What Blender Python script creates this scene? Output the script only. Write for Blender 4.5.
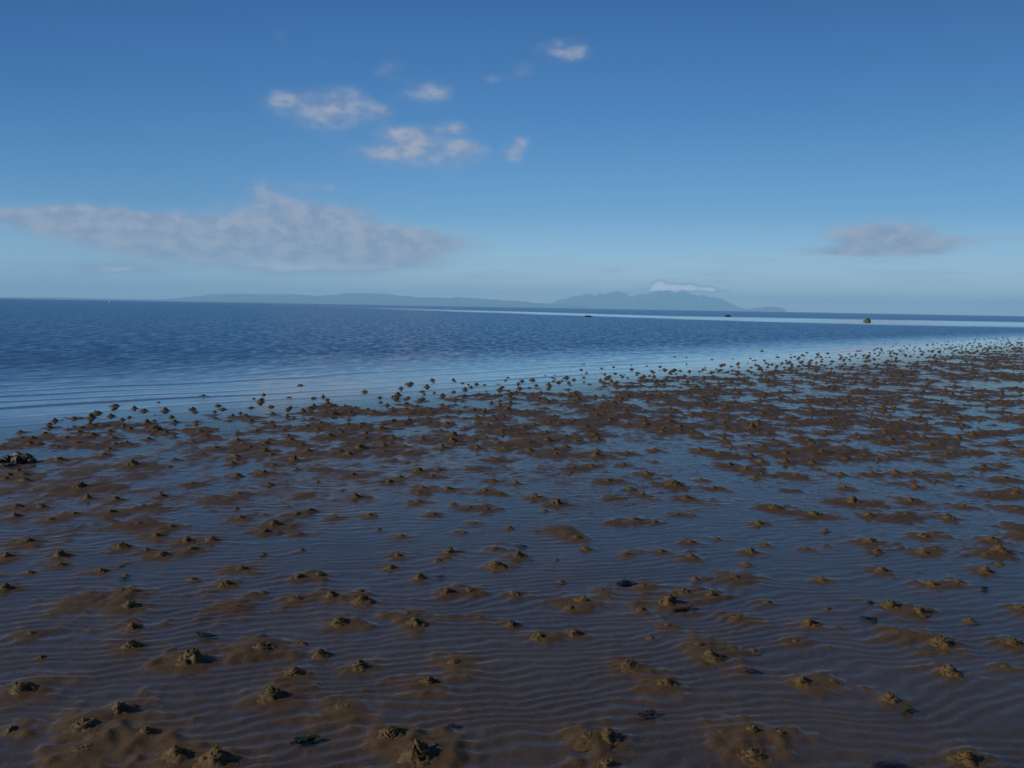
import bpy, bmesh, math, random
import numpy as np
from mathutils import Vector, Matrix, noise as mn

for o in list(bpy.data.objects): bpy.data.objects.remove(o)
S = bpy.context.scene
COL = S.collection
R_ = math.radians

# ------------------------------------------------------------------ camera
H_EYE = 1.6
PITCH = math.atan(77/835); ROLL = math.atan(18/1024)
fw = Vector((0, math.cos(PITCH), -math.sin(PITCH))); up0 = Vector((0, math.sin(PITCH), math.cos(PITCH)))
rt = Vector((1,0,0))*math.cos(ROLL) + up0*math.sin(ROLL)
up = Vector((1,0,0))*(-math.sin(ROLL)) + up0*math.cos(ROLL)
cd = bpy.data.cameras.new('camera'); cam = bpy.data.objects.new('camera', cd); COL.objects.link(cam)
m = Matrix((rt, up, -fw)).transposed().to_4x4(); m.translation = Vector((0,0,H_EYE)); cam.matrix_world = m
cd.sensor_width = 36; cd.lens = 835/1024*36; cd.clip_start = 0.05; cd.clip_end = 90000
S.camera = cam

# ------------------------------------------------------------------ sun, sky, exposure
SUN_AZ = -98.0      # degrees from the view direction, to the left and a little behind the viewer
SUN_EL = 27.0
sd = Vector((math.sin(R_(SUN_AZ))*math.cos(R_(SUN_EL)), math.cos(R_(SUN_AZ))*math.cos(R_(SUN_EL)), math.sin(R_(SUN_EL))))
sl = bpy.data.lights.new('sun', 'SUN'); so = bpy.data.objects.new('sun', sl); COL.objects.link(so)
sl.energy = 4.2; sl.angle = R_(0.53); sl.color = (1.0, 0.94, 0.89)
so.rotation_euler = (-sd).to_track_quat('-Z', 'Y').to_euler()
SKY_STRENGTH = 0.10
S.view_settings.view_transform = 'Standard'; S.view_settings.look = 'None'
S.view_settings.exposure = 0.0; S.view_settings.gamma = 1.0
S.view_settings.use_curve_mapping = False

class NT:
    """small helper for building node graphs"""
    def __init__(s, tree): s.t = tree; s.n = tree.nodes; s.l = tree.links
    def new(s, kind, ins=None, **kw):
        n = s.n.new(kind)
        for k, v in kw.items(): setattr(n, k, v)
        if ins:
            for k, v in ins.items(): s.put(n.inputs[k], v)
        return n
    def put(s, sock, v):
        if isinstance(v, bpy.types.NodeSocket): s.l.new(v, sock)
        elif isinstance(v, bpy.types.Node): s.l.new(v.outputs[0], sock)
        else: sock.default_value = v
    def m(s, op, a, b=0.0, c=0.0, clamp=False):
        n = s.n.new('ShaderNodeMath'); n.operation = op; n.use_clamp = clamp
        s.put(n.inputs[0], a); s.put(n.inputs[1], b); s.put(n.inputs[2], c); return n.outputs[0]
    def v(s, op, a, b=(0,0,0)):
        n = s.n.new('ShaderNodeVectorMath'); n.operation = op
        s.put(n.inputs[0], a)
        if op == 'SCALE': s.put(n.inputs['Scale'], b)
        else: s.put(n.inputs[1], b)
        return n.outputs['Value'] if op in ('DOT_PRODUCT','LENGTH') else n.outputs[0]
    def sm(s, x, a, b, lo=0.0, hi=1.0):
        n = s.n.new('ShaderNodeMapRange'); n.interpolation_type = 'SMOOTHSTEP'
        for i, q in enumerate((x, a, b, lo, hi)): s.put(n.inputs[i], q)
        return n.outputs[0]
    def noise(s, vec, scale, detail=3.0, rough=0.5, out=0, dist=0.0):
        n = s.new('ShaderNodeTexNoise', {'Vector': vec, 'Scale': scale, 'Detail': detail, 'Roughness': rough, 'Distortion': dist})
        return n.outputs[out]
    def mixc(s, f, a, b, blend='MIX'):
        n = s.n.new('ShaderNodeMix'); n.data_type = 'RGBA'; n.blend_type = blend
        s.put(n.inputs[0], f); s.put(n.inputs[6], a); s.put(n.inputs[7], b); return n.outputs[2]

w = bpy.data.worlds.new('World'); S.world = w; w.use_nodes = True
w.node_tree.nodes.clear(); g = NT(w.node_tree)
sky = g.new('ShaderNodeTexSky', sky_type='NISHITA', sun_disc=False)
sky.sun_elevation = R_(SUN_EL); sky.sun_rotation = R_(SUN_AZ)
sky.altitude = 0; sky.air_density = 1.0; sky.dust_density = 0.35; sky.ozone_density = 2.4
tc = g.new('ShaderNodeTexCoord').outputs['Generated']
sx = g.new('ShaderNodeSeparateXYZ', {0: tc})
az = g.m('MULTIPLY', g.m('ARCTAN2', sx.outputs[0], sx.outputs[1]), 57.29578)
el = g.m('MULTIPLY', g.m('ARCSINE', sx.outputs[2]), 57.29578)
# clouds: (azimuth, elevation, half width, half height, density), degrees
CLOUDS = [(-15.14,12.94,1.41,0.73,0.36),(-11.34,12.96,1.98,0.94,0.36),(-12.94,11.89,2.35,1.00,0.34),(-9.01,12.48,0.87,0.54,0.3),(-5.80,13.72,1.63,0.89,0.42),(-7.10,10.95,1.69,0.68,0.66),(-4.11,11.56,1.02,0.48,0.45),(-6.09,9.72,3.53,0.82,0.36),(-9.59,9.96,1.87,0.47,0.35),(-3.23,10.45,0.89,0.48,0.55),(0.06,10.45,0.82,0.82,0.5),(3.26,16.50,1.57,0.62,0.45),(0.17,15.35,0.96,0.55,0.24),(-1.82,14.76,1.10,0.41,0.2),(-8.43,15.05,0.94,0.61,0.22),(-15.11,16.45,0.51,0.40,0.15),(-13.06,15.23,0.91,0.40,0.12),(-13.62,3.77,7.45,1.27,1.1),(-23.34,4.37,6.07,0.88,1.1),(-27.73,4.89,3.76,0.55,0.8),(-7.72,4.34,4.18,0.75,0.65),(-16.43,7.22,1.26,0.72,0.45),(-12.96,7.59,1.69,0.33,0.3),(-13.93,5.89,3.88,0.80,0.6),(-15.22,2.61,5.75,0.60,0.7),(-21.63,3.21,4.74,0.51,0.5),(-9.05,2.85,3.35,0.47,0.3),(-25.37,1.90,2.52,0.37,0.8),(-30.58,4.65,2.29,0.24,0.25),(23.20,4.67,2.90,0.95,0.9),(22.26,3.88,3.53,0.25,0.5),(26.18,4.25,3.04,0.49,0.3),(30.11,4.46,4.11,0.18,0.25),(13.75,2.54,4.53,0.27,0.25),(23.45,3.19,5.20,0.19,0.15),(1.08,2.79,3.09,0.21,0.15),(9.94,1.51,0.53,0.34,1.3),(10.80,1.39,0.46,0.27,1),(11.71,1.47,0.53,0.30,1.2),(12.76,1.35,0.59,0.23,0.9),(9.22,1.23,0.94,0.20,0.5),(13.80,1.29,1.16,0.20,0.4),(3.16,1.28,6.16,0.21,0.25),(-2.97,0.97,3.42,0.21,0.2),(18.85,0.65,3.69,0.19,0.3),(24.72,0.67,7.36,0.25,0.25),(30.58,0.92,1.53,0.30,0.25)]
flat = g.new('ShaderNodeCombineXYZ', {0: az, 1: g.m('MULTIPLY', el, 2.2), 2: 0.0}).outputs[0]
wn = g.noise(flat, 0.35, 5.0, 0.6, out=1)
wv = g.new('ShaderNodeSeparateXYZ', {0: g.v('SUBTRACT', wn, (0.5,0.5,0.5))})
azw = g.m('ADD', az, g.m('MULTIPLY', wv.outputs[0], 3.0))
elw = g.m('ADD', el, g.m('MULTIPLY', wv.outputs[1], 0.9))
acc = None
for (a, e, ww, hh, st) in CLOUDS:
    dx = g.m('DIVIDE', g.m('SUBTRACT', azw, a), ww); dy = g.m('DIVIDE', g.m('SUBTRACT', elw, e), hh)
    d2 = g.m('ADD', g.m('MULTIPLY', dx, dx), g.m('MULTIPLY', dy, dy))
    q = g.m('MULTIPLY', g.m('EXPONENT', g.m('MULTIPLY', d2, -0.9)), st)
    acc = q if acc is None else g.m('ADD', acc, q)
puff = g.noise(g.v('MULTIPLY', flat, (1.0, 0.72, 1.0)), 0.8, 7.0, 0.55)
puff2 = g.noise(flat, 0.45, 5.0, 0.6)
dens = g.m('ADD', acc, g.m('MULTIPLY', g.m('SUBTRACT', puff, 0.5), g.m('MULTIPLY', g.m('MINIMUM', acc, 0.6), 1.5)))
dens = g.sm(dens, 0.05, 0.68)
dens = g.m('MULTIPLY', dens, g.sm(puff2, 0.2, 0.55, 0.75, 1.0))
bank = g.m('MULTIPLY', g.sm(g.noise(g.new('ShaderNodeCombineXYZ', {0: g.m('MULTIPLY', az, 0.12), 1: el, 2: 4.0}).outputs[0], 1.6, 5.0, 0.6), 0.45, 0.75), g.m('MULTIPLY', g.sm(el, 0.1, 1.2), g.sm(el, 7.0, 2.0)))
dens = g.m('MAXIMUM', dens, g.m('MULTIPLY', bank, 0.40))
low = g.sm(el, 3.0, 0.8)
ccol = g.mixc(g.sm(puff, 0.36, 0.64), (2.5, 2.95, 4.2, 1), (3.7, 4.0, 4.9, 1))
ccol = g.mixc(g.m('MULTIPLY', low, g.sm(acc, 0.5, 1.1)), ccol, (13.0, 13.0, 13.0, 1))
ramp = g.new('ShaderNodeValToRGB', {0: g.m('DIVIDE', el, 60.0, clamp=True)}).outputs[0]
cr = ramp.node.color_ramp; K = 2.4
cr.elements[0].position = 0.0; cr.elements[0].color = (1.75/K, 1.95/K, 2.3/K, 1)
cr.elements[1].position = 1.0; cr.elements[1].color = (0.10/K, 0.33/K, 0.66/K, 1)
for p_, c_ in ((1.9/60, (1.08, 1.33, 1.70)), (6.0/60, (0.54, 0.88, 1.20)), (12.7/60, (0.32, 0.71, 1.07)), (22/60, (0.195, 0.51, 0.90)), (30/60, (0.16, 0.45, 0.84))):
    e_ = cr.elements.new(p_); e_.color = (c_[0]/K, c_[1]/K, c_[2]/K, 1)
side = g.mixc(g.sm(az, -46.0, 0.0), (0.30, 0.45, 0.58, 1), (1.0, 1.0, 1.03, 1))
side = g.mixc(g.m('MULTIPLY', g.sm(az, -46.0, 0.0, 1.0, 0.0), g.sm(el, 14.0, 2.0)), side, (0.62, 0.70, 0.82, 1))
skyc = g.v('SCALE', g.v('MULTIPLY', g.v('MULTIPLY', sky.outputs[0], side), ramp), g.m('MULTIPLY', g.sm(az, 2.0, 42.0, 1.0, 0.76), K))
full = g.mixc(g.m('MULTIPLY', dens, 0.93), skyc, ccol)
bg = g.new('ShaderNodeBackground', {0: full, 1: SKY_STRENGTH})
g.l.new(bg.outputs[0], g.new('ShaderNodeOutputWorld').inputs[0])
w.cycles.sampling_method = 'MANUAL'; w.cycles.sample_map_resolution = 512

# ------------------------------------------------------------------ numeric noise
def _hash(ix, iy, seed):
    h = (ix.astype(np.int64)*374761393 + iy.astype(np.int64)*668265263 + seed*1442695041) & 0xffffffff
    h = ((h ^ (h >> 13))*1274126177) & 0xffffffff
    return ((h ^ (h >> 16)) & 0xffffff)/float(0xffffff)
def gn(x, y, seed=0):
    """gradient noise, about -1..1"""
    xi = np.floor(x); yi = np.floor(y); xf = x-xi; yf = y-yi
    u = xf*xf*xf*(xf*(xf*6-15)+10); v = yf*yf*yf*(yf*(yf*6-15)+10)
    def gr(a, b):
        t = _hash(xi+a, yi+b, seed)*2*math.pi
        return np.cos(t)*(xf-a) + np.sin(t)*(yf-b)
    return 1.5*((gr(0,0)*(1-u)+gr(1,0)*u)*(1-v) + (gr(0,1)*(1-u)+gr(1,1)*u)*v)
def fbm(x, y, o=3, seed=0, g_=0.5):
    r = 0; a = 1.0
    for i in range(o):
        r = r + a*gn(x*2**i+i*17.3, y*2**i-i*9.1, seed+i); a *= g_
    return r
def sstep(x, a, b):
    t = np.clip((x-a)/(b-a), 0, 1); return t*t*(3-2*t)

# shoreline: a straight edge running away to the right
P0 = (-5.8, 9.4); NS = (-0.7106, 0.7036)
def shore(x, y): return (x-P0[0])*NS[0] + (y-P0[1])*NS[1]

# ------------------------------------------------------------------ where the worm casts stand
CASTS = [(-4.48,8.17,1),(-3.65,7.99,1.5),(-3.65,6.96,1.6),(-3.42,7.02,1),(-3.83,6.94,1),(-3.78,6.28,1),(-3.59,6.29,0.8),(-3.25,6.1,1),(-2.98,6.15,1.2),(-3.15,6.56,0.8),(-2.85,6.35,1),(-2.7,6.32,1),(-2.86,6.72,0.8),(-2.66,5.85,1.6),(-2.4,5.56,1),(-2.39,5.79,1),(-3.16,5.36,1.4),(-2.5,5.29,1.1),(-2.16,5.45,1),(-2,5.48,1),(-2.03,5.25,1),(-2.18,5.13,1.3),(-2.81,5.1,1),(-3.11,5.04,1.2),(-2.38,6.65,1.5),(-2.25,6.84,1),(-1.98,6.07,1),(-2.79,7.19,1),(-4.54,7.43,1),(-4.4,7.44,0.8),(-4.18,8.48,1),(-2.35,9.3,1),(-1.84,8.89,1),(-1.71,8.73,1.3),(-1.85,7.95,1),(-2.2,8.39,1),(-2.31,7.72,1),(-1.47,7.7,1),(-1.72,6.81,1),(-1.55,6.31,1),(-1.62,6.21,1),(-1.69,5.89,1.5),(-1.7,5.68,1),(-1.46,5.67,1),(-1.27,6.81,1),(-1.09,7.42,1),(-0.88,7.94,1),(-0.73,7.71,1),(-0.14,8.59,1.2),(-0.34,8.14,1),(-0.76,7,1),(-0.21,7.12,1.2),(-0.75,6.67,1),(-0.33,6.53,1.2),(-0.18,6.48,1),(-0.54,7.17,1),(-0.59,6.29,1),(-1.3,6.15,1),(-0.75,5.66,1),(-0.72,5.22,1),(-0.38,5.31,1),(-0.09,5.41,1),(-0.33,5.79,1),(-0.09,7.01,0.8),(0.21,6.92,1),(0.38,6.68,1.2),(0.36,5.89,1.5),(0.46,5.69,1.2),(0.92,7.63,1.2),(1.07,7.3,0.8),(1.48,7.5,1.5),(1.5,6.98,1.2),(1.31,6.42,1),(0.87,6.97,1),(1.14,7.07,1),(1.31,7.99,1),(0.64,8.23,1),(0.94,6.21,1),(0.8,6.14,1),(1.09,6.16,0.9),(1.25,5.64,1),(1.45,5.75,0.7),(1.83,7.4,1),(2.25,8.53,1.2),(2.38,8.28,1.5),(2.47,8.09,1),(1.64,9.38,1),(1.27,9.14,1),(2.89,9.5,1.2),(2.17,9.43,1),(0.77,5.33,1),(1.01,5.41,1),(1.87,6.19,1),(0.06,5.24,1.1),(1.61,5.43,1),(2.92,8.76,1),(3.19,8.73,1),(2.78,8.02,1.3),(2.53,7.38,1),(3.64,9.01,1),(3.87,9.09,1),(4.4,9.33,1),(6.11,10.12,1),(4.63,9.04,1),(4.33,8.2,1),(4.95,8.62,1),(5.23,8.81,1),(3.59,8.19,1),(3.86,8.26,1),(4.01,8.22,1),(4.83,8.05,1.4),(3.05,7.5,1),(2.88,6.94,1.5),(2.14,6.68,1.3),(2.41,6.47,1.4),(3.08,6.96,1),(3.43,7.02,1.2),(3.79,6.87,1),(4.24,7.31,1.1),(4.53,7.37,1.5),(4.2,6.79,1.3),(2.83,6.47,1),(3,6.42,1.2),(3.17,6.55,1),(3.46,6.45,1),(2.52,5.74,1.4),(2.96,5.9,1.1),(3.1,5.99,1),(3.86,6.26,1.1),(3.74,5.98,1.3),(3.42,5.83,1.1),(3.32,5.53,1.3),(3.19,5.47,1),(2.77,5.47,1.2),(2.91,5.57,1),(-2.7,4.9,1),(-2.41,4.8,1),(-2.8,4.76,0.8),(-2.77,4.47,1.1),(-2.28,4.29,1.6),(-2.14,4.47,1),(-2.06,4.46,1),(-1.99,4.23,1.5),(-1.84,3.96,1),(-2.28,3.86,1.1),(-1.73,3.73,1.1),(-1.4,3.58,1.4),(-1.47,3.64,0.8),(-1.6,4.6,1.2),(-1.6,4.89,1.3),(-1.43,4.26,1.5),(-1.19,3.75,1.1),(-1.23,4.74,1),(-1.12,4.8,1.1),(-1.14,4.39,1.1),(-0.97,4.46,1),(-0.79,4.38,1),(-0.83,4.06,1.2),(-0.52,4.2,1.2),(-0.46,4.08,1.2),(-0.73,4.07,0.6),(-1.12,3.73,1.5),(-0.85,3.69,0.7),(-0.92,3.48,1.1),(-0.65,3.56,1.1),(-0.23,3.62,1.2),(-0.44,5.13,0.8),(-0.34,4.53,1.2),(-0.14,4.18,0.9),(0.02,4.09,0.9),(-0.07,5.03,1.2),(-0.21,4.57,1),(1.17,5.29,1.1),(1.36,4.88,1.5),(1.14,4.57,1.2),(0.79,4.71,1.1),(0.41,4.44,1.3),(0.34,4.34,1),(0.52,4.62,1),(0.87,4.43,1.3),(1.2,4.23,1.2),(0.04,4.52,1),(0.16,3.94,1),(0.33,3.97,1),(0.91,3.87,1.2),(0.94,3.73,1.3),(0.55,3.63,1.1),(1,4.63,0.8),(2.32,5.08,1.2),(2.5,4.83,1.3),(2.69,4.88,1),(2.98,5.1,1.2),(2.1,4.45,1.2),(2.2,4.35,1.1),(2.8,4.44,1.2),(1.55,4.17,1.1),(1.4,3.94,1),(1.94,4.05,1.2),(2.09,4.03,1.1),(2.12,3.93,1.1),(2.46,3.95,1.3),(1.98,3.61,1.1),(1.88,4.87,0.8),(-1.97,3.29,1.5),(-1.51,3.12,1.3),(-1.58,3,1.4),(-1.49,2.83,1.4),(-1.34,2.95,1.3),(-1.16,2.81,1.2),(-1,2.78,1.2),(-1.83,2.97,0.8),(-0.95,3.26,1.3),(-0.64,3.17,1.3),(-0.34,3.42,1.1),(-0.42,2.98,1.2),(-0.3,2.84,1.6),(-0.24,2.87,1.2),(0.68,3.44,1.2),(0.31,2.97,1.1),(0.37,2.98,1.1),(0.82,3.04,1.1),(0.94,3.05,1),(0.9,2.88,1.2),(0.35,2.79,1),(1.29,3.48,1.1),(1.41,3.5,1),(1.6,3.33,0.9),(1.66,2.87,1.2),(2.27,3.68,1),(1.04,3.04,1)]
rng = random.Random(7)
pts = list(CASTS)
def near_any(x, y, d):
    return any((x-a[0])**2 + (y-a[1])**2 < d*d for a in pts)
tries = 0
while tries < 62000:
    tries += 1
    x = rng.uniform(-14, 62); y = 3.2+72*rng.random()**1.4
    s = shore(x, y); r = math.hypot(x, y)
    if abs(x) > 0.75*y+1 or s > 7 or r > 78: continue
    if s < -14: continue
    wfr = 1.3 + 0.075*r                       # the fringe in the water widens with distance
    if s > 0 and rng.random() > math.exp(-(s/wfr)**2*2.0)*0.9: continue
    # the nearer flat is filled by the measured ones
    nearer = y < 8.9 + 0.02*x
    if y < 3.6: continue
    if nearer and rng.random() > 0.3: continue
    clump = mn.noise(Vector((x*0.55, y*0.55, 3.3)))
    if rng.random() > 0.75+1.4*clump: continue
    if near_any(x, y, rng.uniform(0.12, 0.27)): continue
    pts.append((x, y, rng.choice((0.4, 0.55, 0.7, 0.85)) if nearer else rng.choice((0.7, 0.85, 1.0, 1.1, 1.25, 1.45))))
tries = 0
while tries < 13000:                            # the scattered ones standing in the still water of the edge
    tries += 1
    u = rng.uniform(-3, 70)**1.0; r = 11.0+u; wfr = 0.9 + 0.055*r
    s = abs(rng.gauss(0, 0.75))*wfr - 0.35
    x = P0[0] + 0.7036*u + NS[0]*s; y = P0[1] + 0.7106*u + NS[1]*s
    if near_any(x, y, rng.uniform(0.1, 0.26)) or rng.random() > 0.65+1.0*mn.noise(Vector((x*0.5, y*0.5, 8.8))): continue
    pts.append((x, y, rng.choice((0.45, 0.55, 0.65, 0.75, 1.0))))
    if len(pts) > 2300: break
pts.sort(key=lambda p: p[0]**2+p[1]**2)

# ------------------------------------------------------------------ the height of the sand
def sand_h(x, y, mounds=None):
    s = shore(x, y)
    r = np.hypot(x, y)
    base = np.where(s > 0, -s/55.0, 0.0)
    base = np.maximum(base, -3.0) + np.where(s < -25, np.minimum((-s-25)*0.002, 3.0), 0.0)
    bar = 0.0026*np.exp(-((s+3.0)/3.0)**2) - 0.002*sstep(s, -2.6, -0.2)
    lf = 0.0024*fbm(x*0.62, y*0.5, 3, 11) + 0.0046*fbm(x*3.4+3, y*1.7, 4, 21, 0.66)
    lf = lf*(1-0.45*sstep(-s, 2.0, 5.5))*(1-0.42*sstep(-r, -8.5, -5.0))
    fine = (0.0022+0.0016*sstep(r, 5.5, 10))*fbm(x*9.0, y*6.0, 3, 33, 0.65)
    # ripples, crests running across and a little away to the right
    a = math.radians(13)
    wx = x + 0.12*gn(x*1.3, y*1.3, 41) ; wy = y + 0.12*fbm(x*1.0, y*1.5, 3, 43) + 0.026*gn(x*4.5, y*6.0, 45) + 0.008*gn(x*13, y*15, 46)
    ph = (-math.sin(a)*wx + math.cos(a)*wy)*2*math.pi/0.072
    sn = np.sin(ph + 0.45*np.cos(ph)); sn = np.where(sn > 0, sn**1.6, -0.55*np.abs(sn))
    amp = 0.0048*(0.78+0.35*gn(x*0.8+9, y*0.8, 51)) * (1-sstep(s, 1.5, 6.0)) * (1-0.45*sstep(s, -5.0, -1.5)) * (1-0.8*sstep(r, 16, 34))
    patch = sstep(gn(x*2.3, y*2.9, 55)+0.5*gn(x*6, y*8, 56), -0.5, 0.35)
    drape = amp*sn*(0.6+0.4*patch)
    if mounds == 'film': return drape
    h = base + bar + lf - 0.0008 - 0.0012*sstep(r, 8.0, 14.0) - 0.0004*sstep(-s, 2.5, 5.0) - 0.0036*sstep(-r, -8.0, -4.8) + amp*sn*(0.6+0.4*patch) + fine
    return h

def fan(rs, th):
    R, T = np.meshgrid(rs, th, indexing='ij')
    return R*np.sin(T), R*np.cos(T)
def sheet(name, rs, th, Z, X, Y, mat, kind='structure'):
    nr, nt = len(rs), len(th)
    co = np.stack([X, Y, Z], -1).reshape(-1, 3)
    co = np.vstack([co, [[0, 0, float(Z[0].mean())]]])
    i = np.arange(nr-1)[:, None]; j = np.arange(nt)[None, :]; j2 = (j+1) % nt
    q = np.stack([i*nt+j, i*nt+j2, (i+1)*nt+j2, (i+1)*nt+j], -1).reshape(-1, 4)[:, ::-1]
    c = nr*nt; jj = np.arange(nt); tri = np.stack([np.full(nt, c), (jj+1) % nt, jj], -1)
    me = bpy.data.meshes.new(name)
    me.vertices.add(len(co)); me.vertices.foreach_set('co', co.astype(np.float32).ravel())
    nl = q.size + tri.size; me.loops.add(nl)
    me.loops.foreach_set('vertex_index', np.concatenate([q.ravel(), tri.ravel()]).astype(np.int32))
    me.polygons.add(len(q)+len(tri))
    ls = np.concatenate([np.arange(len(q))*4, q.size+np.arange(len(tri))*3]).astype(np.int32)
    me.polygons.foreach_set('loop_start', ls)
    me.polygons.foreach_set('use_smooth', np.ones(len(q)+len(tri), bool))
    me.update(calc_edges=True); me.validate()
    me.materials.append(mat)
    o = bpy.data.objects.new(name, me); COL.objects.link(o); o['kind'] = kind
    if me.polygons[0].normal.z < 0: me.flip_normals()
    return o

# ------------------------------------------------------------------ materials
def mat(name):
    m_ = bpy.data.materials.new(name); m_.use_nodes = True; m_.node_tree.nodes.clear()
    return m_, NT(m_.node_tree)
def out(g_, sh, vol=None):
    o = g_.n.new('ShaderNodeOutputMaterial'); g_.l.new(sh, o.inputs[0])
def sand_material(name, dark=1.0, wet=0.46, olive=1.0):
    m_, g_ = mat(name)
    P = g_.new('ShaderNodeNewGeometry').outputs['Position']
    c1 = g_.mixc(g_.sm(g_.noise(P, 1.3, 4, 0.6), 0.35, 0.65), (0.047*dark, 0.0280*dark*olive, 0.0105*dark, 1), (0.066*dark, 0.0400*dark*olive, 0.0150*dark, 1))
    c2 = g_.mixc(g_.sm(g_.noise(P, 95.0, 3, 0.7), 0.35, 0.7), c1, (0.085*dark, 0.050*dark, 0.021*dark, 1))
    c3 = g_.mixc(g_.sm(g_.noise(P, 260.0, 2, 0.6), 0.56, 0.72), c2, (0.016, 0.013, 0.010, 1))
    c3 = g_.mixc(g_.sm(g_.noise(P, 210.0, 2, 0.5), 0.70, 0.74), c3, (0.22, 0.17, 0.11, 1))
    bmp = g_.new('ShaderNodeBump', {'Height': g_.noise(P, 120.0, 4, 0.65), 'Strength': 0.6, 'Distance': 0.004})
    zz = g_.new('ShaderNodeSeparateXYZ', {0: P}).outputs[2]
    zn = g_.m('ADD', zz, g_.m('MULTIPLY', g_.m('SUBTRACT', g_.noise(P, 22.0, 4, 0.65), 0.5), 0.006))
    film = g_.sm(zn, 0.0066, 0.0004, 0.0, 0.80 if wet < 0.5 else 0.25)
    b = g_.new('ShaderNodeBsdfPrincipled', {'Coat Weight': film, 'Coat Roughness': 0.16, 'Coat IOR': 1.33, 'Base Color': c3, 'Roughness': g_.sm(g_.noise(P, 14, 3), 0.3, 0.7, wet, wet+0.22), 'Specular IOR Level': 0.16, 'Normal': bmp})
    out(g_, b.outputs[0]); return m_
M_SAND = sand_material('wet_sand')
M_CAST = sand_material('cast_sand', 1.30, 0.55, 1.12)

def water_material():
    m_, g_ = mat('sea_water')
    geo = g_.new('ShaderNodeNewGeometry'); P = geo.outputs['Position']
    sp = g_.new('ShaderNodeSeparateXYZ', {0: P}); px, py = sp.outputs[0], sp.outputs[1]
    s = g_.m('ADD', g_.m('MULTIPLY', g_.m('SUBTRACT', px, P0[0]), NS[0]), g_.m('MULTIPLY', g_.m('SUBTRACT', py, P0[1]), NS[1]))
    flat_ = g_.new('ShaderNodeCombineXYZ', {0: px, 1: py, 2: 0.0}).outputs[0]
    # wind on the water: none in the pools, little at the edge, more outside
    gust = g_.noise(flat_, 0.035, 4, 0.6)
    wind = g_.sm(g_.m('ADD', s, g_.m('MULTIPLY', g_.m('SUBTRACT', gust, 0.5), 5.0)), 1.5, 14.0)
    # the calm slick: a long lane lying across the view
    yy = g_.m('ADD', py, g_.m('MULTIPLY', g_.m('MINIMUM', g_.m('SUBTRACT', px, 40.0), 0.0), 2.1))
    yy = g_.m('ADD', yy, g_.m('MULTIPLY', g_.m('SUBTRACT', g_.noise(flat_, 0.02, 5, 0.65), 0.5), 70.0))
    slick = g_.m('MULTIPLY', g_.sm(px, -110.0, 10.0), g_.m('MULTIPLY', g_.sm(yy, 112.0, 135.0), g_.sm(yy, 240.0, 195.0)))
    wind2 = g_.m('MULTIPLY', wind, g_.m('SUBTRACT', 1.0, g_.m('MULTIPLY', slick, 0.74)))
    def wob(scale, vec, det, k):
        n = g_.v('SUBTRACT', g_.noise(vec, scale, det, 0.6, out=1), (0.5, 0.5, 0.5))
        return g_.v('SCALE', n, k)
    # wavelets are longer along their crests, which lie parallel to the shore
    rot = g_.new('ShaderNodeVectorRotate', {'Vector': flat_, 'Angle': R_(-35.0)}, rotation_type='Z_AXIS').outputs[0]
    st = g_.v('MULTIPLY', rot, (0.45, 1.0, 1.0))
    big = g_.v('SCALE', wob(1.4, st, 3.0, 1.0), g_.m('MULTIPLY', wind2, 0.03))
    mid = g_.v('SCALE', wob(4.2, g_.v('MULTIPLY', flat_, (1.0, 0.34, 1.0)), 2.0, 1.0), g_.m('MULTIPLY', wind2, 0.28))
    edge = g_.sm(s, -1.0, 2.5)
    cal = g_.v('SCALE', wob(5.0, st, 3.0, 1.0), g_.m('ADD', 0.012, g_.m('MULTIPLY', edge, 0.05)))
    pool = g_.v('SCALE', wob(30.0, flat_, 2.0, 1.0), 0.018)
    tot = g_.v('ADD', g_.v('ADD', big, mid), g_.v('ADD', cal, pool))
    tot = g_.v('MULTIPLY', tot, (1.0, 1.0, 0.0))
    # at low angles one mostly sees the faces that lean towards the eye
    inc = g_.v('MULTIPLY', geo.outputs['Incoming'], (1.0, 1.0, 0.0))
    lean = g_.v('SCALE', g_.v('NORMALIZE', inc), g_.m('MULTIPLY', wind2, 0.10))
    N = g_.v('NORMALIZE', g_.v('ADD', g_.v('ADD', geo.outputs['Normal'], tot), lean))
    # reflectance of a water surface, the same from above and from below
    cth = g_.m('ABSOLUTE', g_.v('DOT_PRODUCT', N, geo.outputs['Incoming']))
    fr = g_.m('ADD', 0.02, g_.m('MULTIPLY', 0.98, g_.m('POWER', g_.m('SUBTRACT', 1.0, cth, clamp=True), 4.85)), clamp=True)
    rough = g_.m('ADD', 0.02, g_.m('MULTIPLY', wind2, 0.15))
    gl = g_.new('ShaderNodeBsdfAnisotropic', {'Color': g_.mixc(g_.sm(s, -1.0, 3.0), (0.56, 0.54, 0.50, 1), (1, 1, 1, 1)), 'Roughness': rough, 'Normal': N})
    gl.distribution = 'GGX'
    tr = g_.new('ShaderNodeBsdfTransparent', {'Color': (0.95, 0.97, 0.96, 1)})
    deep = g_.new('ShaderNodeBsdfDiffuse', {'Color': (0.012, 0.035, 0.06, 1)})
    under = g_.new('ShaderNodeMixShader', {0: g_.sm(s, 1.0, 22.0, 0.0, 0.93), 1: tr.outputs[0], 2: deep.outputs[0]})
    mx = g_.new('ShaderNodeMixShader', {0: fr, 1: under.outputs[0], 2: gl.outputs[0]})
    out(g_, mx.outputs[0]); return m_
M_WATER = water_material()

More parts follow.
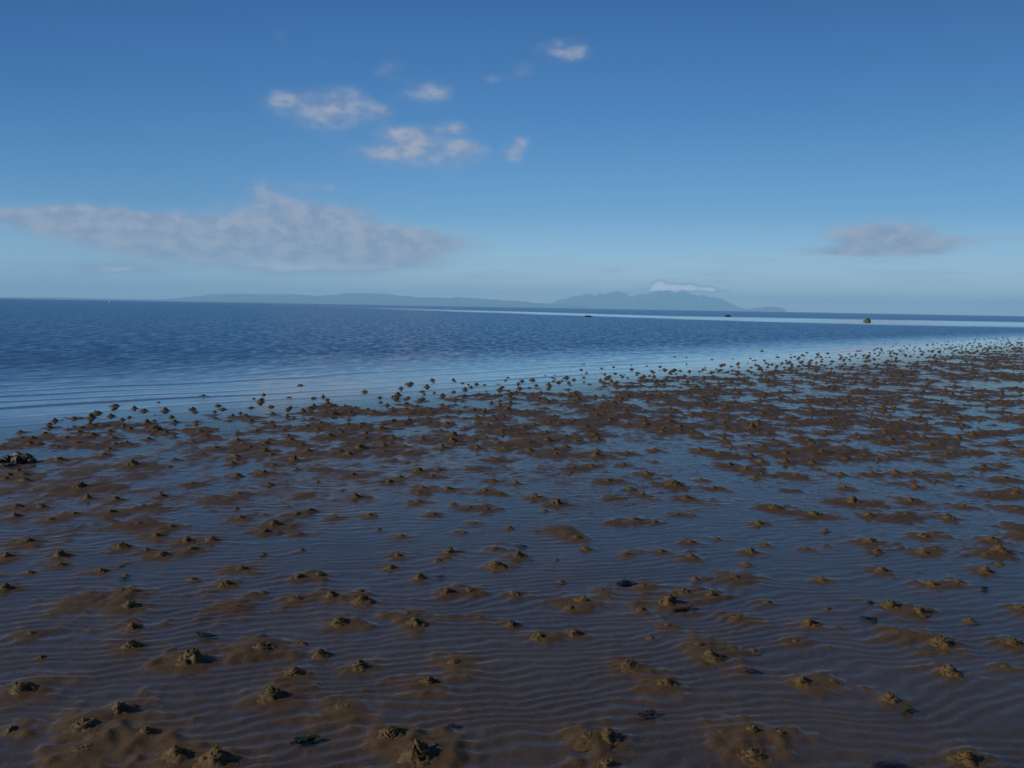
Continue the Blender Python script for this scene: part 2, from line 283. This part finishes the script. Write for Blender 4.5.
# ------------------------------------------------------------------ sand sheet
th_in = np.arange(-0.78, 0.78, 0.0028)
th = np.concatenate([th_in, np.linspace(0.78, 2*math.pi-0.78, 150)[0:-1]])
rs = np.exp(np.arange(math.log(0.6), math.log(95), 0.0034))
rs = np.concatenate([rs, np.exp(np.linspace(math.log(rs[-1]*1.05), math.log(26000), 60))])
X, Y = fan(rs, th)
Z = sand_h(X, Y)
# every cast stands on a broad low swelling of the sand
for (cx, cy, cs) in pts:
    r = math.hypot(cx, cy); t = math.atan2(cx, cy); rad = cs*(0.088+0.034*min(1, max(0, (r-6)/5)))
    i0, i1 = np.searchsorted(rs, [r-3*rad, r+3*rad]); dt = 3*rad/r
    j0 = int((t-dt+0.78)/0.0028); j1 = int((t+dt+0.78)/0.0028)+1
    j0 = max(j0, 0); j1 = min(j1, len(th_in))
    if j1 <= j0 or i1 <= i0: continue
    xs = X[i0:i1, j0:j1]; ys = Y[i0:i1, j0:j1]
    d = np.hypot(xs-cx, ys-cy)*(1+0.45*gn(xs*8, ys*8, 77)+0.25*gn(xs*19, ys*19, 78))
    Z[i0:i1, j0:j1] += (0.0105+0.0045*min(1, max(0, (r-6)/5)))*cs*np.exp(-(d/rad)**2)
sheet('sand', rs, th, Z, X, Y, M_SAND)

# ------------------------------------------------------------------ sea sheet
th_w = np.concatenate([np.arange(-0.80, 0.80, 0.006), np.linspace(0.80, 2*math.pi-0.80, 120)[0:-1]])
rw = np.exp(np.arange(math.log(0.5), math.log(120), 0.0036))
rw = np.concatenate([rw, np.exp(np.linspace(math.log(rw[-1]*1.06), math.log(25900), 60))])
XW, YW = fan(rw, th_w)
sW = shore(XW, YW)
uW = XW*NS[1] - YW*NS[0]
ZW = np.zeros_like(XW)
warp = 0.45*fbm(uW*0.10, sW*0.12, 3, 91) + 0.10*gn(uW*0.6, sW*0.4, 95)
for k, (c0, wd, hh) in enumerate(((0.75, 0.07, 0.003), (1.35, 0.075, 0.005), (2.15, 0.085, 0.009), (2.9, 0.09, 0.006), (3.9, 0.10, 0.007), (4.9, 0.12, 0.006), (6.2, 0.13, 0.006), (7.6, 0.15, 0.005))):
    q = sW - c0*1.15 + warp*(0.6+0.25*k)
    ZW += hh*np.exp(-(q/wd)**2)*(0.15+0.85*sstep(gn(uW*0.11+k*5.1, uW*0+k, 99+k), -0.35, 0.35))
ZW *= 2.7*sstep(sW, 0.2, 0.9)
ZW += 0.21*sand_h(XW, YW, 'film')*sstep(-sW, 0.0, 2.0)
sheet('sea', rw, th_w, ZW, XW, YW, M_WATER)

# ------------------------------------------------------------------ far islands
def island(name, prof, dist, depth, seed, mat_, rug):
    prof = [(a, e) for a, e in prof]
    n, dn = 260, 26
    a0, a1 = prof[0][0], prof[-1][0]
    A = np.linspace(a0-0.8, a1+0.8, n)
    E = np.interp(A, [p[0] for p in prof], [p[1] for p in prof], left=0, right=0)
    jag = np.array([abs(mn.fractal(Vector((a*1.9, seed*7.0, 0)), 0.7, 2.1, 4)) for a in A])
    E = E*(1 + rug*0.45*(0.35-jag))
    E = E*np.clip((A-a0+0.8)/0.9, 0, 1)*np.clip((a1+0.8-A)/0.9, 0, 1)
    D = np.linspace(-1, 1, dn)
    co = []; fc = []
    for j, d in enumerate(D):
        R = dist + d*depth
        k = (1-abs(d)**1.6)
        for i in range(n):
            x = R*math.sin(R_(A[i])); y = R*math.cos(R_(A[i]))
            top = R*math.tan(R_(E[i]))
            nz = mn.fractal(Vector((x*0.0011, y*0.0011, seed)), 0.9, 2.1, 5)
            z = top*k*(1 + rug*nz*(0.25+abs(d)*1.6) + rug*0.22*mn.fractal(Vector((x*0.004, y*0.0015, seed+3)), 0.8, 2.1, 4)) - (2.0 if k > 0.02 else 6.0)
            co.append((x, y, max(z, -6.0)))
    for j in range(dn-1):
        for i in range(n-1):
            a = j*n+i; fc.append((a, a+1, a+n+1, a+n))
    me = bpy.data.meshes.new(name); me.from_pydata(co, [], fc); me.update()
    for p in me.polygons: p.use_smooth = True
    me.materials.append(mat_)
    o = bpy.data.objects.new(name, me); COL.objects.link(o); o['kind'] = 'structure'
    return o
M_HILL, gh = mat('hillside')
Ph = gh.new('ShaderNodeNewGeometry').outputs['Position']
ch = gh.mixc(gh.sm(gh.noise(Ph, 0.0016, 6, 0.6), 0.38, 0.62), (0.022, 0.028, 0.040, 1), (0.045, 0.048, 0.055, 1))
out(gh, gh.new('ShaderNodeBsdfPrincipled', {'Base Color': ch, 'Roughness': 0.95}).outputs[0])
WEST = [(-31.48, 0.086), (-28.4, 0.122), (-25.13, 0.098), (-22.56, 0.119), (-21.09, 0.275), (-19.58, 0.497), (-18.05, 0.563), (-14.91, 0.597), (-12.98, 0.504), (-11.02, 0.743), (-9.04, 0.749), (-6.36, 0.565), (-3.65, 0.582), (-0.92, 0.461), (1.81, 0.304), (5.22, 0.16)]
ARRAN = [(2.16, 0.107), (3.17, 0.532), (4.19, 0.82), (5.2, 0.937), (6.21, 0.886), (7.22, 0.969), (8.03, 0.78), (8.89, 0.961), (9.55, 1.105), (10.42, 1.051), (11.2, 1.062), (11.99, 1.007), (13.17, 0.825), (14.14, 0.608), (14.8, 0.323), (15.44, 0.137)]
ISLE = [(15.25, 0.1), (16.07, 0.213), (16.69, 0.289), (17.13, 0.342), (17.63, 0.285), (18.01, 0.149)]
o = island('hills', WEST, 16500, 2600, 1.5, M_HILL, 0.22); o['label'] = 'long low blue island on the horizon'
o = island('mountains', ARRAN, 21500, 3000, 4.5, M_HILL, 0.60); o['label'] = 'jagged blue mountain island under a white cloud'
o = island('islet', ISLE, 18000, 700, 8.5, M_HILL, 0.15); o['label'] = 'small far islet right of the mountain island'

# ------------------------------------------------------------------ haze
def box_mesh(name, x0, x1, y0, y1, z0, z1):
    bm = bmesh.new(); bmesh.ops.create_cube(bm, size=1)
    for v_ in bm.verts: v_.co = Vector(((x0+x1)/2+v_.co.x*(x1-x0), (y0+y1)/2+v_.co.y*(y1-y0), (z0+z1)/2+v_.co.z*(z1-z0)))
    me = bpy.data.meshes.new(name); bm.to_mesh(me); bm.free(); return me
HAZE = 1.0e-4
me = box_mesh('haze', -26500, 26500, -26500, 26500, -7.5, 455)
o = bpy.data.objects.new('haze', me); COL.objects.link(o); o['kind'] = 'stuff'; o['label'] = 'thin pale sea haze'
mh = bpy.data.materials.new('haze'); mh.use_nodes = True; mh.node_tree.nodes.clear(); g5 = NT(mh.node_tree)
pv = g5.new('ShaderNodeVolumePrincipled', {'Color': (0.44, 0.79, 1.0, 1), 'Density': HAZE, 'Anisotropy': 0.0})
oo = g5.n.new('ShaderNodeOutputMaterial'); g5.l.new(pv.outputs[0], oo.inputs[1])
me.materials.append(mh)

# ------------------------------------------------------------------ builders for the things on the sand
def link_mesh(name, me, parent=None, m_=None):
    if m_ and not me.materials: me.materials.append(m_)
    o_ = bpy.data.objects.new(name, me); COL.objects.link(o_)
    if parent: o_.parent = parent
    return o_
def tag(o_, label, cat, group=None):
    o_['label'] = label; o_['category'] = cat
    if group: o_['group'] = group
    return o_

def mound_mesh(seed, H=0.036, Rr=0.085, n=30, rings=13):
    """a lumpy heap of spat-out sand, with its own uneven outline"""
    r0 = random.Random(seed)
    co = []; fc = []
    ox, oy = r0.uniform(-.012, .012), r0.uniform(-.01, .01)
    ecc = r0.uniform(0.75, 1.0); ea = r0.uniform(0, 3.14)
    lobes = [(r0.uniform(-.045, .045), r0.uniform(-.035, .035), r0.uniform(.3, .75), r0.uniform(.016, .028)) for _ in range(3)]
    def hz(x, y):
        d = math.hypot(x-ox, y-oy)/Rr
        b = 0.22*math.exp(-(d/0.36)**2) + 0.40*math.exp(-(d/0.55)**4) + 0.42*math.exp(-(d/0.72)**2)
        for lx, ly, lh, lr in lobes: b += 0.55*lh*math.exp(-((x-lx)**2+(y-ly)**2)/lr**2)
        lump = mn.fractal(Vector((x*62, y*62, seed*3.1)), 0.8, 2.1, 4)
        z = H*b*(1+0.5*lump) + 0.0048*lump
        return z - 0.02*max(0, d-0.72)
    co.append((ox, oy, hz(ox, oy)))
    for k in range(1, rings+1):
        rr = Rr*(k/rings)**1.15
        for i in range(n):
            a = 2*math.pi*i/n
            q = rr*(1+0.22*mn.noise(Vector((math.cos(a)*1.3, math.sin(a)*1.3, seed))))
            x, y = q*math.cos(a), q*math.sin(a)*ecc
            x, y = x*math.cos(ea)-y*math.sin(ea), x*math.sin(ea)+y*math.cos(ea)
            co.append((x+ox, y+oy, hz(x+ox, y+oy)))
    for i in range(n): fc.append((0, 1+i, 1+(i+1) % n))
    for k in range(rings-1):
        for i in range(n):
            a = 1+k*n+i; b = 1+k*n+(i+1) % n
            fc.append((a, a+n, b+n, b))
    me_ = bpy.data.meshes.new('mound'); me_.from_pydata(co, [], fc); me_.update()
    for p in me_.polygons: p.use_smooth = True
    me_.materials.append(M_CAST)
    return me_, hz, (ox, oy)
def coil_mesh(seed, hz, c, loops=9, sides=6):
    """the squiggled string of sand piled on top of the heap"""
    r0 = random.Random(seed+500)
    path = []; n = loops*9
    for i in range(n):
        t = i/n
        rad = 0.030*(1-0.93*t)*(0.8+0.6*mn.noise(Vector((t*9, seed, 0))))
        a = i*0.72 + 1.6*mn.noise(Vector((t*6, 2.0, seed)))
        jx = 0.014*mn.noise(Vector((t*14, seed, 5))); jy = 0.014*mn.noise(Vector((t*14, 9, seed)))
        x = c[0]+rad*math.cos(a)+jx; y = c[1]+rad*math.sin(a)+jy
        path.append(Vector((x, y, max(hz(x, y), hz(*c)*0.35)+0.0015+0.006*t)))
    co = []; fc = []
    for i, p in enumerate(path):
        d = (path[min(i+1, n-1)]-path[max(i-1, 0)]).normalized()
        s1 = d.cross(Vector((0.1, 0.2, 1))).normalized(); s2 = s1.cross(d)
        rr = 0.0043*(1+0.45*mn.noise(p*160)) * (0.5 if i in (0, n-1) else 1)
        for k in range(sides):
            a = 2*math.pi*k/sides; co.append(p+s1*rr*math.cos(a)+s2*rr*math.sin(a))
    for i in range(n-1):
        for k in range(sides):
            a = i*sides+k; b = i*sides+(k+1) % sides; fc.append((a, b, b+sides, a+sides))
    fc.append(tuple(range(sides))[::-1]); fc.append(tuple((n-1)*sides+k for k in range(sides)))
    me_ = bpy.data.meshes.new('coil'); me_.from_pydata(co, [], fc); me_.update()
    for p in me_.polygons: p.use_smooth = True
    me_.materials.append(M_CAST)
    return me_
def joined(a, b, name):
    bm = bmesh.new(); bm.from_mesh(a); bm.from_mesh(b)
    me_ = bpy.data.meshes.new(name); bm.to_mesh(me_); bm.free(); me_.materials.append(M_CAST); return me_
NV = 10
VAR = []
for k in range(NV):
    H = 0.44*(0.030, 0.040, 0.026, 0.036, 0.044, 0.032, 0.028, 0.038, 0.034, 0.046)[k]
    a, hz, c = mound_mesh(k+1, H)
    b = coil_mesh(k+1, hz, c, loops=(7, 9, 6, 8, 10, 8, 6, 9, 7, 9)[k])
    VAR.append((a, b))
low = []
for k in range(5):
    a, hz, c = mound_mesh(k+31, 0.04, 0.085, 12, 6); b = coil_mesh(k+31, hz, c, 4, 4)
    low.append(joined(a, b, 'worm_cast'))
mids = [joined(a, b, 'worm_cast') for a, b in VAR]

# landmarks the casts can be told apart by: (x, y, words)
LAND = [(0.68, 4.73, 'the navy weed scrap'), (0.93, 4.34, 'the curled brown weed scrap'), (1.08, 3.58, 'the dark red weed scrap'),
        (0.56, 3.17, 'the reddish weed tuft'), (-0.73, 2.92, 'the leafy green weed scrap'), (1.36, 2.82, 'the black stone'),
        (0.07, 5.47, 'the thin black weed strip'), (1.90, 4.25, 'the dark green weed scrap'), (2.79, 4.76, 'the small green weed tuft'),
        (-1.48, 3.80, 'the teal weed strip'), (-2.22, 4.67, 'the small black weed strip'), (-4.83, 8.03, 'the weedy stone heap'),
        (-1.14, 7.41, 'the far dark weed flake'), (3.53, 8.18, 'the dark weed crumb'), (4.20, 7.68, 'the dark weed streak'),
        (-0.41, 4.80, 'the bluish weed flake'), (1.62, 3.24, 'the olive weed lump')]
ORD = ['nearest', 'second nearest', 'third nearest', 'fourth nearest', 'fifth nearest', 'sixth nearest', 'seventh nearest', 'eighth nearest', 'ninth nearest', 'tenth nearest',
       'eleventh nearest', 'twelfth nearest', 'thirteenth nearest', 'fourteenth nearest', 'fifteenth nearest', 'sixteenth nearest', 'seventeenth nearest', 'eighteenth nearest', 'nineteenth nearest', 'twentieth nearest']
N_IND = 300
def seen(p): return abs(p[0]) < 0.64*p[1]+0.1 and p[1] > 2.6
ind = [p for p in pts if seen(p)]
ind.sort(key=lambda p: -(p[2]/math.hypot(p[0], p[1])))
ind = ind[:N_IND]; iset = set(ind)
sect = {}
for p in ind:
    k = min(range(len(LAND)), key=lambda q: (p[0]-LAND[q][0])**2+(p[1]-LAND[q][1])**2)
    dx, dy = p[0]-LAND[k][0], p[1]-LAND[k][1]
    sc = ('right of' if dx > 0 else 'left of') if abs(dx) > abs(dy) else ('beyond' if dy > 0 else 'in front of')
    sect.setdefault((k, sc), []).append((dx*dx+dy*dy, p))
LAB = {}
def rank(i):
    n = i+1; tens = ['', '', 'twenty', 'thirty', 'forty', 'fifty', 'sixty', 'seventy', 'eighty', 'ninety'][n//10]
    if n % 10 == 0: return tens[:-1]+'ieth nearest'
    return tens+'-'+['', 'first', 'second', 'third', 'fourth', 'fifth', 'sixth', 'seventh', 'eighth', 'ninth'][n % 10]+' nearest'
for (k, sc), L in sect.items():
    L.sort()
    for i, (d, p) in enumerate(L):
        look = 'broad heaped' if p[2] >= 1.4 else 'tall lumpy' if p[2] >= 1.2 else 'small brown' if p[2] < 0.95 else 'brown sandy'
        if i < len(ORD): LAB[p] = '%s worm cast %s %s, %s to it' % (look, sc, LAND[k][2], ORD[i])
        else: LAB[p] = '%s worm cast %s %s, %s' % (look, sc, LAND[k][2], rank(i))

def base_z(x, y): return float(sand_h(np.array([x]), np.array([y]))[0])
rv = random.Random(3)
for p in ind:
    x, y, s_ = p
    v_ = rv.randrange(NV); near = math.hypot(x, y) < 9.5
    fringe = shore(x, y) > 0
    zz = max(base_z(x, y), -0.008) + 0.003
    if near:
        r_ = bpy.data.objects.new('worm_cast', None); COL.objects.link(r_); r_.empty_display_size = 0.05
        c1 = link_mesh('mound', VAR[v_][0], r_); c2 = link_mesh('coil', VAR[v_][1], r_)
    else:
        r_ = link_mesh('worm_cast', mids[v_])
    if fringe: s_ = min(s_, 0.95)
    sc = s_*rv.uniform(0.72, 0.96)*(0.75 if fringe else 1.0)*(1+0.3*min(1, max(0, (math.hypot(x, y)-7)/4)))
    r_.location = (x, y, zz); r_.rotation_euler = (0, 0, rv.uniform(0, 6.28))
    hs = sc*rv.choice((0.6, 0.8, 0.95, 1.1, 1.35))*(0.52 if fringe else 0.9)
    r_.scale = (sc, sc, hs)
    tag(r_, LAB[p], 'worm cast', 'worm casts on the wet sand')

# the rest, too many and too small to tell apart
co = []; fc = []
for p in pts:
    if p in iset: continue
    x, y, s_ = p
    me_ = low[rv.randrange(5)]; a = rv.uniform(0, 6.28); ca, sa = math.cos(a)*s_, math.sin(a)*s_  # turned
    zz = max(base_z(x, y), -0.008)+0.003; b = len(co); s_ = min(s_*1.05, 1.25); hs = s_*rv.uniform(0.35, 0.65)
    for v_ in me_.vertices:
        q = v_.co; co.append((x+ca*q.x-sa*q.y, y+sa*q.x+ca*q.y, zz+q.z*hs))
    for f_ in me_.polygons: fc.append(tuple(b+i for i in f_.vertices))
me_ = bpy.data.meshes.new('worm_casts'); me_.from_pydata(co, [], fc); me_.update(); me_.materials.append(M_CAST)
for p in me_.polygons: p.use_smooth = True
o = link_mesh('distant_worm_casts', me_); o['kind'] = 'stuff'; o['label'] = 'mass of distant worm casts along the tide edge'

# ------------------------------------------------------------------ seaweed scraps
def weed_material(name, c, c2):
    m_, g_ = mat(name)
    P = g_.new('ShaderNodeTexCoord').outputs['Object']
    cc = g_.mixc(g_.sm(g_.noise(P, 60, 4, 0.6), 0.35, 0.65), (*c, 1), (*c2, 1))
    out(g_, g_.new('ShaderNodeBsdfPrincipled', {'Base Color': cc, 'Roughness': 0.55, 'Specular IOR Level': 0.25}).outputs[0]); return m_
def weed(name, x, y, length, rot, fronds, m_, label, seed, width=0.2, wav=1.0):
    """flat wrinkled fronds lying on the sand, each a ribbon with a curled rim"""
    r0 = random.Random(seed); bm = bmesh.new()
    for f_ in range(fronds):
        a = r0.uniform(-0.55, 0.55) + (math.pi if f_ % 2 and fronds > 2 else 0)
        L = length*(1.0 if f_ == 0 else r0.uniform(0.45, 0.8)); W = length*width*r0.uniform(0.7, 1.2)
        px, py = (-length*0.5, 0) if f_ == 0 else (r0.uniform(-.3, .2)*length, r0.uniform(-.1, .1)*length)
        if f_ == 0: a = 0
        n = 14; rows = []
        bend = r0.uniform(-1.2, 1.2)
        for i in range(n+1):
            t = i/n; aa = a + bend*(t-0.5)*1.2
            px += math.cos(aa)*L/n; py += math.sin(aa)*L/n
            wd = W*(0.25+0.75*math.sin(math.pi*min(1, t*0.9+0.08)))*(1+0.35*mn.noise(Vector((t*7, seed, f_))))
            row = []
            for k in (-1, -0.5, 0, 0.5, 1):
                ed = wd*k*(1+0.3*mn.noise(Vector((t*12, k*3, seed+f_))))
                z = 0.004+0.003*f_+length*0.055*wav*(0.5+mn.noise(Vector((t*6, k*2.2, seed*2+f_))))*(0.4+abs(k))
                row.append(bm.verts.new((px-math.sin(aa)*ed, py+math.cos(aa)*ed, z)))
            rows.append(row)
        for i in range(n):
            for k in range(4): bm.faces.new((rows[i][k], rows[i+1][k], rows[i+1][k+1], rows[i][k+1]))
    me2 = bpy.data.meshes.new(name); bm.to_mesh(me2); bm.free(); me2.materials.append(m_)
    for p in me2.polygons: p.use_smooth = True
    o_ = link_mesh(name, me2); md = o_.modifiers.new('thickness', 'SOLIDIFY'); md.thickness = 0.0018; md.offset = 1
    o_.location = (x, y, max(base_z(x, y), 0.0)+0.001); o_.rotation_euler = (0, 0, rot)
    tag(o_, label, 'seaweed', 'seaweed scraps on the sand'); return o_
W_DK = weed_material('black_weed', (0.010, 0.012, 0.016), (0.02, 0.022, 0.022))
W_NV = weed_material('navy_weed', (0.006, 0.012, 0.028), (0.012, 0.02, 0.035))
W_BR = weed_material('brown_weed', (0.030, 0.014, 0.008), (0.075, 0.034, 0.014))
W_RD = weed_material('red_weed', (0.022, 0.005, 0.006), (0.038, 0.009, 0.009))
W_GR = weed_material('green_weed', (0.004, 0.012, 0.004), (0.008, 0.022, 0.006))
W_TL = weed_material('teal_weed', (0.004, 0.014, 0.012), (0.007, 0.02, 0.016))
W_OL = weed_material('olive_weed', (0.022, 0.022, 0.008), (0.05, 0.045, 0.015))
WEEDS = [
 (0.68, 4.73, 0.125, 0.25, 3, W_NV, 'navy weed scrap with a thin tail in the middle of the flat', 0.17),
 (0.93, 4.34, 0.110, 0.55, 4, W_BR, 'curled brown weed scrap, the largest brown one, on rippled sand', 0.16),
 (1.08, 3.58, 0.060, 0.1, 2, W_RD, 'dark red weed scrap, the higher of the two red ones', 0.26),
 (0.56, 3.17, 0.060, 0.2, 3, W_RD, 'reddish weed tuft, the lower of the two larger red ones', 0.26),
 (0.38, 2.91, 0.028, 0.9, 2, W_RD, 'tiny red weed crumb near the bottom edge', 0.4),
 (-0.73, 2.92, 0.075, 0.75, 4, W_GR, 'leafy green weed scrap lying in the near ripples', 0.20),
 (0.07, 5.47, 0.095, -0.2, 2, W_DK, 'thin black weed strip beside a low brown mound', 0.14),
 (1.90, 4.25, 0.070, 0.0, 3, W_TL, 'dark green weed scrap lying flat in smooth water film', 0.25),
 (2.00, 4.50, 0.045, 0.3, 2, W_TL, 'faint small weed scrap just beyond the dark green one', 0.2),
 (2.79, 4.76, 0.050, 0.5, 3, W_TL, 'small green weed tuft below a round cast at the right', 0.3),
 (-1.44, 3.86, 0.095, 0.1, 3, W_TL, 'teal weed strip lying just beyond a worm cast', 0.2),
 (-2.22, 4.67, 0.045, -0.1, 2, W_DK, 'small black weed strip beyond the triple cast heap', 0.3),
 (-2.33, 4.90, 0.036, 0.0, 2, W_DK, 'tiny black weed strip, the farther of two in line', 0.3),
 (-0.41, 4.80, 0.050, 0.3, 2, W_NV, 'bluish weed flake in a blue patch of water', 0.3),
 (1.62, 3.24, 0.045, 0.2, 3, W_OL, 'olive weed lump in the bold ripples at lower right', 0.35),
 (-0.21, 3.05, 0.028, 0.4, 2, W_DK, 'tiny dark weed crumb in the dull near sand', 0.3),
 (3.53, 8.18, 0.070, 0.1, 2, W_DK, 'dark weed crumb among far pools at the right', 0.25),
 (-1.14, 7.41, 0.062, 0.1, 2, W_DK, 'far dark weed flake on a pale pool left of centre', 0.25),
 (4.20, 7.68, 0.110, 0.1, 2, W_TL, 'dark weed streak between casts at the far right', 0.10)]
for i, (x, y, L, rt_, nf, mm, lb, wd) in enumerate(WEEDS):
    weed('seaweed', x, y, L, rt_, nf, mm, lb, 60+i, wd)

# ------------------------------------------------------------------ stones
def rock_mesh(name, sx_, sy_, sz_, seed, sub=4, rough=0.28, m_=None):
    bm = bmesh.new(); bmesh.ops.create_icosphere(bm, subdivisions=sub, radius=1)
    for v_ in bm.verts:
        n_ = v_.co.normalized()
        k = 1 + rough*mn.fractal(n_*1.4+Vector((seed, 0, 0)), 0.9, 2.0, 5) + 0.10*mn.cell(n_*2.2+Vector((0, seed, 0)))
        c_ = n_*k; v_.co = Vector((c_.x*sx_, c_.y*sy_, c_.z*sz_))
    me2 = bpy.data.meshes.new(name); bm.to_mesh(me2); bm.free()
    for p in me2.polygons: p.use_smooth = True
    if m_: me2.materials.append(m_)
    return me2
def stone_material(name, c, c2, sc, rgh=0.55):
    m_, g_ = mat(name)
    P = g_.new('ShaderNodeTexCoord').outputs['Object']
    cc = g_.mixc(g_.sm(g_.noise(P, sc, 5, 0.65), 0.38, 0.62), (*c, 1), (*c2, 1))
    bmp = g_.new('ShaderNodeBump', {'Height': g_.noise(P, sc*3, 4, 0.6), 'Strength': 0.6, 'Distance': 0.15/sc})
    out(g_, g_.new('ShaderNodeBsdfPrincipled', {'Base Color': cc, 'Roughness': rgh, 'Specular IOR Level': 0.2, 'Normal': bmp}).outputs[0]); return m_
M_WST = stone_material('weedy_stone', (0.008, 0.008, 0.005), (0.07, 0.055, 0.022), 22)
M_PALE = stone_material('pale_shell', (0.32, 0.27, 0.17), (0.45, 0.40, 0.28), 30)
M_BLK = stone_material('black_stone', (0.008, 0.006, 0.010), (0.016, 0.012, 0.018), 30, 0.3)
M_FAR = stone_material('dark_rock', (0.010, 0.014, 0.016), (0.03, 0.034, 0.03), 1.5)
M_GRN = stone_material('green_rock', (0.04, 0.07, 0.035), (0.20, 0.20, 0.08), 1.8)
STN = [(-5.00, 7.98, .075, .05, .045, 'weedy olive stone cut by the picture edge, farthest left in the heap'),
       (-4.90, 8.05, .055, .05, .050, 'dark weedy stone second along the heap from its left end'),
       (-4.80, 8.02, .060, .05, .055, 'dark hollow-sided stone below the pale shell in the heap'),
       (-4.76, 8.12, .055, .05, .060, 'tallest stone of the weedy heap, black on its right side'),
       (-4.68, 8.06, .050, .04, .035, 'low olive stone at the right end of the weedy heap'),
       (-4.80, 7.86, .065, .04, .018, 'flat muddy stone in front of the weedy heap')]
for i, (x, y, a, b, c, lb) in enumerate(STN):
    o = link_mesh('stone', rock_mesh('stone', a, b, c, 3.3*i+1, 4, 0.35, M_WST)); o.location = (x, y, 0.012+0.004*(i % 2)); o.rotation_euler = (0, 0, i*1.3)
    tag(o, lb, 'stone', 'weedy stones in the heap')
o = link_mesh('shell', rock_mesh('shell', .030, .022, .010, 9.7, 3, 0.15, M_PALE)); o.location = (-4.83, 8.05, 0.078); o.rotation_euler = (0.35, 0.1, 0.3)
tag(o, 'pale yellowish shell lying on the weedy stone heap', 'shell')
o = link_mesh('stone', rock_mesh('stone', .075, .050, .022, 5.5, 4, 0.10, M_BLK)); o.location = (1.36, 2.80, 0.006); o.rotation_euler = (0, 0, 0.1)
tag(o, 'smooth black stone at the near edge of the sand', 'stone')

# rocks and a mooring buoy out at sea
o = link_mesh('rock', rock_mesh('rock', .80, .5, .46, 2.2, 4, 0.35, M_FAR)); o.location = (56.5, 221, 0.10); tag(o, 'small dark rock standing out beyond the pale lane of calm water', 'rock')
o = link_mesh('rock', rock_mesh('rock', .72, .45, .22, 6.1, 4, 0.3, M_FAR)); o.location = (13.9, 155.2, 0.05); tag(o, 'low dark rock nearly awash at the near edge of calm water', 'rock')
o = link_mesh('rock', rock_mesh('rock', .58, .42, .62, 7.7, 4, 0.22, M_GRN)); o.location = (61.3, 145.2, 0.10); tag(o, 'rounded green weedy boulder standing in the pale calm water', 'rock')
M_WHT, gw = mat('white_paint'); out(gw, gw.new('ShaderNodeBsdfPrincipled', {'Base Color': (0.7, 0.7, 0.7, 1), 'Roughness': 0.4}).outputs[0])
r_ = bpy.data.objects.new('mooring_buoy', None); COL.objects.link(r_); r_.location = (-251.4, 522.5, 0)
tag(r_, 'tiny white buoy far out on the dark sea at the left', 'buoy')
def lathe(name, prof, parent, m_, n=20):
    bm = bmesh.new(); rows = []
    for rr, z in prof: rows.append([bm.verts.new((rr*math.cos(2*math.pi*i/n), rr*math.sin(2*math.pi*i/n), z)) for i in range(n)])
    for a, b in zip(rows, rows[1:]):
        for i in range(n): bm.faces.new((a[i], a[(i+1) % n], b[(i+1) % n], b[i]))
    bm.faces.new(rows[0][::-1]); bm.faces.new(rows[-1])
    me2 = bpy.data.meshes.new(name); bm.to_mesh(me2); bm.free(); me2.materials.append(m_)
    return link_mesh(name, me2, parent)
lathe('float', [(0.25, -0.25), (0.5, -0.05), (0.58, 0.2), (0.5, 0.5), (0.2, 0.7)], r_, M_WHT)
lathe('post', [(0.08, 0.7), (0.08, 1.5), (0.18, 1.52), (0.18, 1.8), (0.05, 1.9)], r_, M_WHT)

# ------------------------------------------------------------------ render
S.render.engine = 'CYCLES'
S.render.resolution_x = 1024; S.render.resolution_y = 768
S.cycles.use_denoising = True
S.cycles.max_bounces = 6; S.cycles.transparent_max_bounces = 8; S.cycles.volume_bounces = 2
S.cycles.sample_clamp_indirect = 4.0
